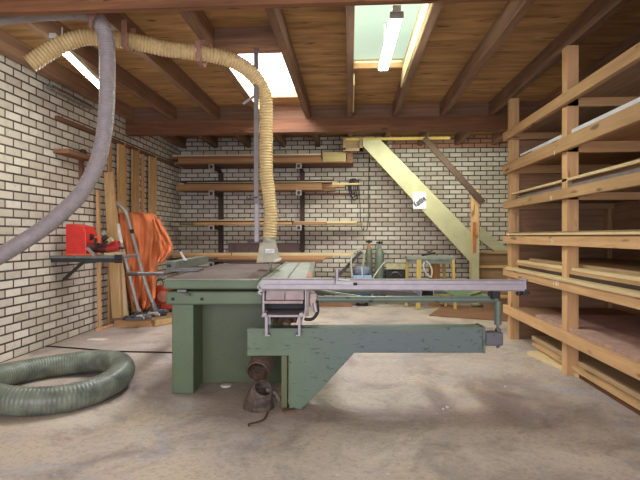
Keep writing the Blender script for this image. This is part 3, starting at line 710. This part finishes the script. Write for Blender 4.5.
# ================================================================ RIGHT SHEET RACK
RXF = 1.86; RY1 = 5.84; RY0 = 2.5; RXB = 3.0
rk = thing('sheet_rack', (2.4, 4.2, 0), 'tall pine rack for sheet material filling the right side, six shelves', 'rack')
RH = [(2.325, 2.42), (1.93, 2.045), (1.52, 1.605), (1.115, 1.20), (.735, .825), (.29, .385)]
for a, b_ in RH:
    MB().box(RXF-.045, RXF, RY0, RY1, a, b_).build('shelf_rail', MW('rail', 'Y'), rk, .004)
    MB().box(RXF, RXB, RY0, RY1-.14, b_-.03, b_-.012).build('shelf_deck', MW('endply', 'Y'), rk)
    for yy in (RY1-.14, 4.3, 2.7):
        MB().box(RXF, RXB, yy-.05, yy-.0, a-.01, b_-.031).build('cross_bearer', MW('rail', 'X'), rk, .003)
for yy in (RY1-.14, 4.25, 2.55):
    MB().box(RXF, RXF+.10, yy, yy+.10, 0, 2.80 if yy > 5 else JB-.05).build('upright', MW('rail', 'Z'), rk, .004)
    MB().box(RXB-.05, RXB+.0, yy, yy+.10, 0, 2.80).build('upright', MW('rail', 'Z'), rk, .004)
MB().box(RXF+.10, RXB-.05, RY1-.06, RY1-.045, 0, 2.45).build('end_panel', MW('endply', 'X'), rk)
MB().box(RXB, RXB+.02, RY0, RY1, 0, 2.45).build('back_panel', MW('endply', 'Y'), rk)
chalk = plain('chalk_white', (232, 226, 210), .8)
def mark(px, py, kind):
    q = PX(px, py, RXF-.046); y = q.y; z = q.z; mb = MB(); X0, X1 = RXF-.0475, RXF-.045
    hgt = .022
    if kind == 'H': mb.box(X0,X1,y-.022,y-.016,z-hgt,z+hgt).box(X0,X1,y+.012,y+.018,z-hgt,z+hgt).box(X0,X1,y-.02,y+.016,z-.003,z+.003)
    elif kind == 'I': mb.box(X0,X1,y-.004,y+.004,z-hgt,z+hgt)
    else:
        for k in (-.05, -.02, .0, .045): mb.box(X0,X1,y+k-.003,y+k+.003,z-hgt,z+hgt)
        mb.box(X0,X1,y-.05,y-.02,z+hgt-.005,z+hgt).box(X0,X1,y-.05,y-.02,z-hgt,z-hgt+.005)
    mb.build('chalk_mark', chalk, rk)
mark(554.5, 153, 'I'); mark(551, 198, 'H'); mark(552.5, 241, 'H'); mark(556, 282.5, 'M')
def sheet(lvl, dz, th, x0, x1, y0, y1, mat, label, name='plywood_sheet', grp='sheets stored in the rack', tilt=0):
    base = RH[lvl][1]-.011+dz
    mb = MB()
    mb.add([(x0,y0,base),(x1,y0,base),(x1,y1,base+tilt),(x0,y1,base+tilt),(x0,y0,base+th),(x1,y0,base+th),(x1,y1,base+th+tilt),(x0,y1,base+th+tilt)],
           [(0,3,2,1),(4,5,6,7),(0,1,5,4),(1,2,6,5),(2,3,7,6),(3,0,4,7)])
    tag(mb.build(name, mat), label, 'sheet', grp)
WS = plain('sheet_white', (226, 228, 234), .5, 0, .03)
BS = plain('sheet_black', (44, 42, 44), .6)
sheet(1, 0, .03, 1.92, 2.9, 2.9, 5.35, BS, 'dark board lowest on the second shelf of the rack', 'dark_sheet')
sheet(1, .031, .026, 1.90, 2.9, 2.7, 5.15, WS, 'shorter white board on the dark one on the second rack shelf', 'white_sheet')
sheet(1, .058, .022, 1.90, 2.9, 2.7, 5.5, WS, 'white board topmost on the second shelf of the rack', 'white_sheet')
sheet(2, 0, .05, 1.88, 2.9, 2.7, 5.55, plain('sheet_grey', (130, 124, 124), .7), 'grey sheet lowest on the third shelf of the rack')
sheet(2, .08, .022, 1.86, 2.9, 2.6, 5.66, MW('pale', 'Y'), 'pale plywood sheet topmost on the third rack shelf')
sheet(2, .051, .028, 1.90, 2.9, 2.6, 5.4, MW('brown', 'Y'), 'brown sheet in the middle of the third rack shelf')
sheet(3, .0, .02, 1.83, 2.9, 2.55, 5.80-.15, MW('olive', 'Y'), 'olive plywood sheet lowest on the fourth rack shelf')
sheet(3, .021, .018, 1.80, 2.9, 2.55, 5.68, MW('pale', 'Y'), 'pale plywood sheet second on the fourth rack shelf')
sheet(3, .040, .012, 1.84, 2.9, 2.6, 5.66, MW('old', 'Y'), 'weathered thin sheet topmost on the fourth rack shelf')
sheet(4, .0, .028, 1.80, 2.9, 2.55, 5.69, MW('pale', 'Y'), 'pale sheet lowest on the fifth rack shelf')
sheet(4, .029, .03, 1.88, 2.9, 2.7, 5.5, MW('dark', 'Y'), 'dark sheet in the fifth shelf stack of the rack')
sheet(4, .060, .025, 1.88, 2.9, 2.9, 5.6, MW('pine', 'Y'), 'knotty pine board third on the fifth rack shelf')
sheet(4, .086, .028, 1.90, 2.9, 2.7, 5.6, MW('pale', 'Y'), 'pale plywood sheet fourth up on the fifth rack shelf')
sheet(4, .115, .022, 2.0, 2.9, 2.9, 5.5, MW('pale', 'Y'), 'pale plywood sheet topmost on the fifth rack shelf')
sheet(5, .0, .03, 1.88, 2.9, 2.7, 5.0, plain('sheet_pink', (196, 160, 144), .7), 'pinkish board on the lowest shelf of the rack')
def floorplank(pxs, z0, th, m, label):
    p = [PH(a, b_, z0+th) for a, b_ in pxs]
    tag(MB().prism([(v.x, v.y) for v in p], 'Z', z0, z0+th).build('plank', MW(m, 'Y')), label, 'plank')
floorplank([(527,351),(545,350.5),(620,372),(620,392)], .0, .035, 'pale', 'wide pale plank lying on the floor in front of the rack')
def rb(x0, x1, y0, y1, z0, z1, m, label):
    tag(MB().box(x0, x1, y0, y1, z0, z1).build('offcut_board', MW(m, 'Y'), bevel=.002), label, 'board')
rb(1.93, 2.3, 3.0, 5.05, 0, .05, 'beam', 'red brown board on the floor under the lowest rack shelf')
rb(1.90, 2.35, 2.9, 5.15, .051, .09, 'pine', 'pine board second in the floor stack under the rack')
rb(1.95, 2.4, 2.9, 5.3, .091, .13, 'pale', 'pale board topmost in the floor stack under the rack')

# ================================================================ LEFT WALL
tag_b = MW('brown', 'Y')
a, b_ = PX(110, 141, LX+.02), PX(165, 163, LX+.02)
trim(MB().box(LX, LX+.04, a.y-1.2, 9.0, 2.50, 2.545), tag_b, 0)
for px0, px1, pxe, lab in ((118, 121.5, 128.5, 'nearest notched timber post on the left wall'), (133, 135.5, 142.5, 'middle notched timber post on the left wall'), (149.5, 152.5, 159.5, 'farthest notched timber post on the left wall')):
    y0 = PX(px1, 180, LX+.12).y; y1 = PX(pxe, 180, LX+.12).y
    t = thing('notched_post', (LX+.07, (y0+y1)/2, 0), lab, 'post', 'notched posts on the left wall')
    MB().box(LX+.04, LX+.07, y0+.02, y1, 0, 2.49).build('board', MW('pine', 'Z'), t, .003)
    poly = []; z = .02
    while z < 2.47:
        poly += [(y1, z), (y1, z+.05), (y1+.03, z+.055), (y1+.03, z+.085)]; z += .09
    poly = [(y1-.02, .01)] + poly + [(y1+.0, 2.49), (y1-.02, 2.49)]
    MB().prism(poly, 'X', LX+.042, LX+.068).build('toothed_edge', MW('pine', 'Z'), t)
    ys0 = PX(px0, 180, LX+.04).y
    MB().box(LX+.001, LX+.03, y0-.16, y0-.09, 0, 2.49).build('back_strip', MW('rail', 'Z'), t)
# leaning boards on the pallet
pal = thing('wooden_platform', (-2.78, 6.6, 0), 'low wooden pallet on the floor in the left corner carrying the boards', 'pallet')
MB().prism([(-3.12, 6.16), (-2.60, 6.18), (-2.36, 6.5), (-2.25, 7.3), (-3.12, 7.3)], 'Z', .085, .105).build('deck', MW('old', 'X'), pal)
MB().box(-3.12, -2.62, 6.18, 6.26, 0, .084).build('bearer', MW('tan', 'X'), pal, .003)
MB().bar((-2.60, 6.22, .045), (-2.38, 6.52, .045), .06, .078).build('bearer', MW('pine', 'X'), pal, .003)
MB().box(-3.12, -2.44, 7.08, 7.16, 0, .084).build('bearer', MW('tan', 'X'), pal, .003)
def lean(a, b_, w, th, m, label):
    tag(MB().bar(a, b_, w, th, (0,1,0)).build('leaning_board', MW(m, 'Z'), bevel=.003), label, 'board')
tp = P(104.5, 172, 6.20); bt = P(116, 320, 6.35); 
lean((bt.x+.02, bt.y-.0, .118), (tp.x+.035, tp.y+.05, tp.z), .125, .05, 'pine', 'thick pine board leaning on the left wall in front of the orange clothing')
lean((bt.x+.085, bt.y+.10, .118), P(111.5, 190, 6.40), .07, .05, 'pale', 'whitish narrow board leaning right beside the thick pine board')
lean((LX+.09, PX(99.5,300,LX+.09).y, .01), (LX+.04, PX(98,300,LX+.04).y, PX(98,190,LX+.04).z), .03, .06, 'rail', 'thin upright lath against the left wall bricks by the bench')
lean((LX+.17, 6.25, .025), (LX+.09, 5.85, .012), .03, .02, 'tan', 'short lath lying on the floor at the foot of the left wall') 
lean((LX+.14, 6.50, .118), (LX+.03, 6.42, 1.62), .10, .03, 'dark', 'added dark board standing in for shade on the bricks behind the thick pine board')  # dark strip added for the shade between the lath and the pine board

# small wall shelf with a dark gadget
a, b_ = PX(77, 160, LX+.1), PX(90, 160, LX+.1)
t = thing('wall_shelf', (LX+.08, (a.y+b_.y)/2, 2.1), 'small wooden shelf bracket high on the left wall', 'shelf')
MB().box(LX, LX+.18, a.y-.3, b_.y, 2.12, 2.17).build('shelf_board', MW('brown', 'Y'), t, .003)
MB().box(LX, LX+.04, b_.y-.08, b_.y-.03, 1.6, 2.12).build('bracket', MW('brown', 'Z'), t)
tag(MB().lathe([(.035,2.171),(.045,2.20),(.03,2.235)], LX+.10, b_.y-.15).build('can', DARK), 'small dark can on the wooden wall shelf', 'can')
# chrome conduit
a, b_ = PX(76, 98, LX+.08), PX(90, 107, LX+.08)
tag(MB().cyl((LX+.08, a.y-.5, a.z-.02), (LX+.08, b_.y, b_.z), .035).cyl((LX+.08, b_.y-.02, b_.z), (LX+.0, b_.y-.02, b_.z), .015).build('wall_light', plain('chrome', (176, 182, 184), .2, .9)), 'short shiny metal tube fitting high on the left wall', 'light fitting')

# tool shelf
BZ = .985
t = thing('tool_shelf', (-2.85, 5.25, .9), 'grey metal shelf sticking out of the left wall with power tools', 'shelf')
xr = PY(122, 260, 5.1).x
MB().box(LX, xr, 5.08, 5.5, BZ-.03, BZ).build('top', plain('shelf_grey', (120, 122, 120), .5, .3, .15), t, .003)
MB().box(LX, xr-.03, 5.09, 5.12, BZ-.075, BZ-.03).build('front_angle', plain('shelf_dark', (62, 64, 66), .5, .4), t)
MB().bar((LX+.02, 5.3, .70), (LX+.3, 5.3, BZ-.04), .03, .03).build('bracket', plain('shelf_dark', (62, 64, 66)), t)
MB().box(xr-.07, xr+.005, 5.07, 5.10, BZ-.08, BZ+.012).build('corner_bracket', DARK, t)
# red saw case, red grinder etc.
red = plain('tool_red', (206, 52, 44), .4, 0, .08); dred = plain('tool_dark_red', (104, 46, 44), .4, 0, .2)
q0, q1 = PY(66, 224, 5.15), PY(86.5, 256, 5.15)
t = thing('red_machine_case', ((q0.x+q1.x)/2, 5.25, BZ), 'bright red upright tool casing on the left end of the tool shelf', 'tool case')
MB().prism([(q0.x,BZ),(q1.x,BZ),(q1.x,q0.z-.12),(q1.x-.03,q0.z-.03),(q0.x+.08,q0.z+.0),(q0.x,q0.z)], 'Y', 5.14, 5.38).build('shell', red, t, .01)
MB().box(q0.x, PY(93, 256, 5.1).x, 5.09, 5.13, BZ+.001, BZ+.02).build('front_foot', plain('tool_orange_red', (226, 92, 58), .4), t, .004)
def tl(px, py, y=5.2): return PY(px, py, y)
t = thing('power_drill', tl(103, 255) , 'dark red and black power tool lying on the tool shelf next to the red casing', 'power tool')
MB().cyl(tl(89,247.5), tl(108,248.5), .055, .05).build('motor_body', dred, t)
MB().cyl(tl(108,248.5), tl(119,247), .048, .04).cyl(tl(111,243,5.22), tl(119,244,5.22), .035).build('gear_head', plain('tool_red2', (170, 44, 46), .35), t, smooth=True)
MB().cyl(tl(119,248), tl(124,248), .012).build('spindle', DARK, t)
MB().bar(tl(87,241,5.24), tl(93,235,5.24), .05, .05).bar(tl(94,236,5.2), tl(99,243,5.2), .05, .03).bar(tl(101,241,5.18), tl(107,236,5.18), .04, .05).build('handle', DARK, t, .008)
MB().bar(tl(88,252,5.13), tl(110,240,5.13), .03, .02).bar(tl(96,246,5.12), tl(96,238,5.12), .03, .02, (0,1,0)).build('cable', DARK, t, .003)
MB().box(tl(98,0).x, tl(103.5,0).x, 5.12, 5.16, tl(0,243).z, tl(0,236).z).build('red_cover', plain('tool_orange_red', (226, 92, 58)), t, .004)
MB().cyl(tl(109,241,5.14), tl(112,239,5.14), .03).build('dial', plain('tool_brass', (196, 176, 140), .4, .3), t)
MB().bar(tl(87,248,5.1), tl(95,255.5,5.1), .03, .02, (0,1,0)).build('guard_plate', plain('tool_steel', (170, 160, 156), .4, .5), t)
MB().box(tl(105,0,5.15).x, tl(119,0,5.15).x, 5.13, 5.3, BZ+.001, BZ+.03).build('base', plain('tool_brass', (196, 176, 140)), t, .004)
MB().bar(tl(103,233,5.25), tl(107,235,5.25), .04, .05).build('grip_end', plain('tool_steel', (170, 160, 156)), t, .004)

# orange overalls: draped sheet with folds
def cloth(rows, Zf, name, mat, label, folds=9, amp=.046, thick=.01, seed=1):
    rnd = random.Random(seed); nu = 44; vs = []; fs = []; ph = [rnd.uniform(0, 6.28) for _ in range(6)]
    R_ = []
    for (y0, l0, r0), (y1, l1, r1) in zip(rows, rows[1:]):
        k = max(1, int((y1-y0)/1.6))
        for i in range(k): t_ = i/k; R_.append((y0+(y1-y0)*t_, l0+(l1-l0)*t_, r0+(r1-r0)*t_))
    R_.append(rows[-1]); nv = len(R_)
    for j, (py, l, r) in enumerate(R_):
        v_ = j/(nv-1)
        for i in range(nu+1):
            u = i/nu; px = l+(r-l)*u
            f = amp*(math.sin(u*folds*2.1+ph[0]+1.6*math.sin(v_*4+ph[1])) * (.4+.8*v_) + .6*math.sin(u*folds*4.3+v_*7+ph[2])*(.3+.7*v_) + .5*math.sin(v_*22+u*9+ph[3])*v_*.8 + .35*math.sin(v_*13-u*14+ph[4]))
            f += .05*(abs(u-.5)*2)**3 + amp*.9*(abs(math.sin(v_*9+u*5+ph[5]))-.5)*(.3+v_) - amp*.8*abs(math.sin(u*7-v_*6+ph[2]))
            vs.append(P(px, py, Zf + f))
    for j in range(nv-1):
        for i in range(nu):
            a_ = j*(nu+1)+i; fs.append((a_, a_+1, a_+nu+2, a_+nu+1))
    mb = MB(); mb.add(vs, fs); mb.sm = True
    o = mb.build(name, mat, bevel=0, smooth=False); o.data.shade_smooth()
    s_ = o.modifiers.new('thick', 'SOLIDIFY'); s_.thickness = thick
    return tag(o, label, 'clothing')
om = plain('orange_cloth', (216, 126, 78), .9, 0, .1, 5)
rows = [(212.5, 121, 140), (214, 117.5, 154), (222, 117, 160), (232, 119, 160), (245, 122, 159), (262, 123, 158), (285, 127, 156), (297, 129, 155), (306, 131, 152), (309, 136, 148)]
cloth(rows, 6.58, 'orange_overalls', om, 'orange work overalls hung over the boards in the left corner', seed=4)
rows = [(219, 153, 160), (226, 154, 163), (236, 155, 168), (246, 156, 172.5), (251, 157, 172), (256, 158, 168), (263, 157, 162)]
o = cloth(rows, 6.50, 'orange_jacket', om, 'orange work jacket sleeve hanging at the right of the overalls', folds=5, amp=.035, seed=9)
# hanger rail that carries the clothes
a, b_ = P(120, 215, 6.74), P(159, 217, 6.74)
t = thing('clothes_stand', ((a.x+b_.x)/2, a.y, .106), 'wooden stand hidden behind the orange overalls carrying them', 'stand')
MB().bar(a+Vector((0,0,-.03)), b_+Vector((0,0,-.03)), .04, .05).build('rail', MW('brown', 'X'), t)
for q in (a.lerp(b_, .2), a.lerp(b_, .8)):
    MB().bar((q.x, q.y+.0, .106), (q.x, q.y, q.z-.03), .04, .04).build('leg', MW('brown', 'Z'), t)

# vacuum wands and heads
chrome = plain('chrome_pole', (158, 154, 148), .35, .4, .08)
t = thing('vacuum_wand', P(150, 312, 6.4), 'bent chrome vacuum wand leaning before the orange overalls', 'vacuum wand')
pts = [P(112.5,201.5,6.3), P(117,203.5,6.3), P(122,207.5,6.3), P(126,213,6.3), P(128.5,221,6.32), P(133,238,6.36), P(139,260,6.4), P(145,282,6.42), P(153.5,306,6.44)]
MB().tube(smoothpath(pts, 8), .025, 12).build('pipe', chrome, t)
MB().cyl(P(131.3,229,6.33), P(132,233,6.35), .026).build('clip', DARK, t)
MB().cyl(P(111.5,201,6.3), P(113.5,202,6.3), .026).build('collar', DARK, t)
MB().cyl(P(152.3,302,6.44), P(155,310,6.44), .034, .04).build('cuff', GREY, t)
t = thing('vacuum_wand', P(136, 314, 6.35), 'straight chrome vacuum wand beside the whitish leaning board', 'vacuum wand')
MB().cyl(P(120.5,240,6.32), P(138.5,311,6.36), .024).build('pipe', chrome, t)
MB().cyl(P(117.5,224,6.32), P(121,243,6.32), .027).build('handle_tube', plain('pole_white', (214, 212, 204), .4), t)
MB().bar(P(133,296,6.40), P(140,312,6.36), .035, .02, (0,1,0)).build('wooden_slat', MW('pine', 'Z'), t)
def head(px, py, ang, L, name, lab, m):
    q = PH(px, py, .125); d = Vector((math.cos(ang), math.sin(ang), 0))
    t = thing(name, (q.x, q.y, .106), lab, 'floor nozzle', 'floor nozzles on the wooden pallet')
    MB().bar(q-d*L/2, q+d*L/2, .075, .036).build('plate', m, t, .01)
    MB().bar(q-d*L*.4+Vector((0,0,.024)), q+d*L*.4+Vector((0,0,.024)), .045, .016).build('top_cover', GREY, t, .006)
    MB().cyl(q+Vector((0,.0,.025)), q+Vector((.0,.05,.075)), .022).build('swivel_neck', DARK, t)
bk = plain('nozzle_black', (84, 84, 86), .5)
head(158, 311.5, .45, .30, 'floor_nozzle', 'grey floor nozzle at the foot of the bent chrome wand', bk)
head(144, 314.5, .2, .26, 'floor_nozzle', 'black floor nozzle between the two chrome wands', bk)
head(134, 319, .1, .22, 'floor_nozzle', 'black floor nozzle at the front edge of the pallet', bk)
head(127, 314, .9, .16, 'floor_nozzle', 'small black nozzle near the thick pine board', bk)
for i, (px, py, a_, lab) in enumerate(((137,320,.5,'pale bundled rag at the front of the pallet'), (146,319,-.2,'grey rag lying beside the middle nozzle'), (153,316.5,.3,'pale rag lying in front of the bent wand'), (130,320.5,.2,'dark glove near the pallet front edge'), (160,316,.7,'dark grey rag at the right end of the pallet'))):
    q = PH(px, py, .106)
    mb = MB(); d = Vector((math.cos(a_), math.sin(a_), 0))
    mb.tube([q-d*.09+Vector((0,0,.013)), q-d*.05+Vector((0,0,.036)), q+Vector((0,.01,.032)), q+d*.05+Vector((0,-.01,.036)), q+d*.09+Vector((0,0,.013))], [.012,.034,.028,.034,.012], 10)
    tag(mb.build('rag', plain(('rag_pale' if i in (0, 2) else 'rag_dark' if i > 2 else 'rag_grey'), ((188,184,176) if i in (0,2) else (62,60,62) if i > 2 else (120,118,116)), .9, 0, .3, 40)), lab, 'rag')
# red canister
q0, q1 = P(154, 286, 6.9), P(176, 308, 6.9)
q1.z = .14
t = thing('red_machine', ((q0.x+q1.x)/2, q0.y+.15, .106), 'red metal machine housing on the pallet behind the left end of the saw', 'machine')
MB().box(q0.x, q1.x+.1, q0.y, q0.y+.3, q1.z, q0.z).build('housing', plain('housing_red', (178, 62, 40), .5, 0, .15), t, .02)
a, b_ = P(157.5, 290, 6.88), P(168, 303, 6.88)
MB().cyl(((a.x+b_.x)/2, q0.y-.02, (a.z+b_.z)/2), ((a.x+b_.x)/2, q0.y+.02, (a.z+b_.z)/2), .08).build('cover_disc', plain('disc_pink', (186, 116, 96), .5), t)
MB().box(q0.x+.02, q1.x+.08, q0.y+.02, q0.y+.28, .106, q1.z).build('base', plain('base_dark', (64, 44, 40), .7), t, .005)
MB().tube(smoothpath([P(156,287,6.95), P(157,281,6.95), P(161,279,6.95), P(165,287,6.95)], 6), .008, 8).build('carry_handle', DARK, t)

# floor bits
a = smoothpath([PH(20,344,.008), PH(80,348.5,.008), PH(110,351,.008), PH(150,352,.008), PH(178,352.5,.008), PH(230,353,.008)], 8)
tag(MB().tube(a, .0075, 8).build('power_cable', plain('cable_black', (50, 42, 40), .6)), 'black cable crossing the floor from the left wall to the saw', 'cable')
q = PH(226, 386, .0)
tag(MB().lathe([(.043,0),(.046,.004),(.046,.010),(.040,.012)], q.x, q.y, 20).build('plastic_lid', plain('lid_white', (226, 222, 210), .5)), 'small round white lid on the floor by the saw cabinet', 'lid')
q = PH(98, 339.5, 0)
tag(MB().prism([(q.x-.11,q.y-.05),(q.x+.08,q.y-.06),(q.x+.11,q.y+.02),(q.x-.02,q.y+.06),(q.x-.10,q.y+.03)], 'Z', .001, .006).build('paper_scrap', plain('paper_white', (224, 216, 200), .8)), 'whitish paper scrap on the floor near the pallet', 'paper scrap')
for (px, py, lab) in ((414, 381.5, 'white wood chip on the open floor below the arm'), (505, 387, 'white wood chip on the floor toward the rack'), (447, 407.5, 'white wood chip nearest the camera on the floor, right of the other'), (443, 409.5, 'tiny white wood chip nearest the camera on the floor')):
    q = PH(px, py, 0); s_ = random.uniform(.6, 1)
    tag(MB().prism([(q.x-.012*s_,q.y-.01),(q.x+.010*s_,q.y-.012),(q.x+.014*s_,q.y+.008),(q.x-.006*s_,q.y+.014)], 'Z', .001, .007).build('wood_chip', plain('chip_white', (236, 226, 206), .8)), lab, 'wood chip', 'wood chips on the floor')

# ================================================================ LIGHT
w = bpy.data.worlds.new('sky'); SC.world = w; w.use_nodes = True
w.node_tree.nodes['Background'].inputs[0].default_value = lin(236, 236, 250); w.node_tree.nodes['Background'].inputs[1].default_value = .9
def area(name, loc, rot, sx, sy, power, rgb):
    l = bpy.data.lights.new(name, 'AREA'); l.shape = 'RECTANGLE'; l.size = sx; l.size_y = sy; l.energy = power; l.color = lin(*rgb)[:3]
    o = bpy.data.objects.new(name, l); COL.objects.link(o); o.location = loc; o.rotation_euler = rot; return o
area('door_daylight', (0, NY+.05, 1.5), (math.radians(90), 0, 0), 6.0, 2.6, 180, (244, 242, 252))
area('rooflight_left_sun', (-.93, 5.4, CH+.08), (0, 0, 0), .5, 1.9, 70, (250, 248, 255))
area('rooflight_right_sun', (.32, 4.5, CH+.08), (0, 0, 0), .5, 1.9, 12, (236, 250, 236))
area('tube_light', (.33, 4.05, 2.74), (0, 0, 0), .1, 1.2, 14, (244, 255, 236))
area('tube_light_left', (-2.4, 4.2, 2.62), (0, 0, 0), .1, 1.2, 12, (250, 255, 244))
area('stair_lamp', (1.0, 7.35, 2.67), (math.radians(26), 0, 0), 2.2, .5, 42, (246, 250, 226))

# ================================================================ CAMERA
cd = bpy.data.cameras.new('camera'); cam = bpy.data.objects.new('camera', cd); COL.objects.link(cam)
cd.sensor_width = 36; cd.lens = 27; cd.shift_y = -4/640
cam.location = (0, 0, EYE); cam.rotation_euler = (PI/2, 0, TH); cd.clip_start = .05
SC.camera = cam
SC.view_settings.view_transform = 'Standard'; SC.view_settings.look = 'None'; SC.view_settings.gamma = 1
SC.view_settings.use_curve_mapping = False
SC.view_settings.exposure = .35
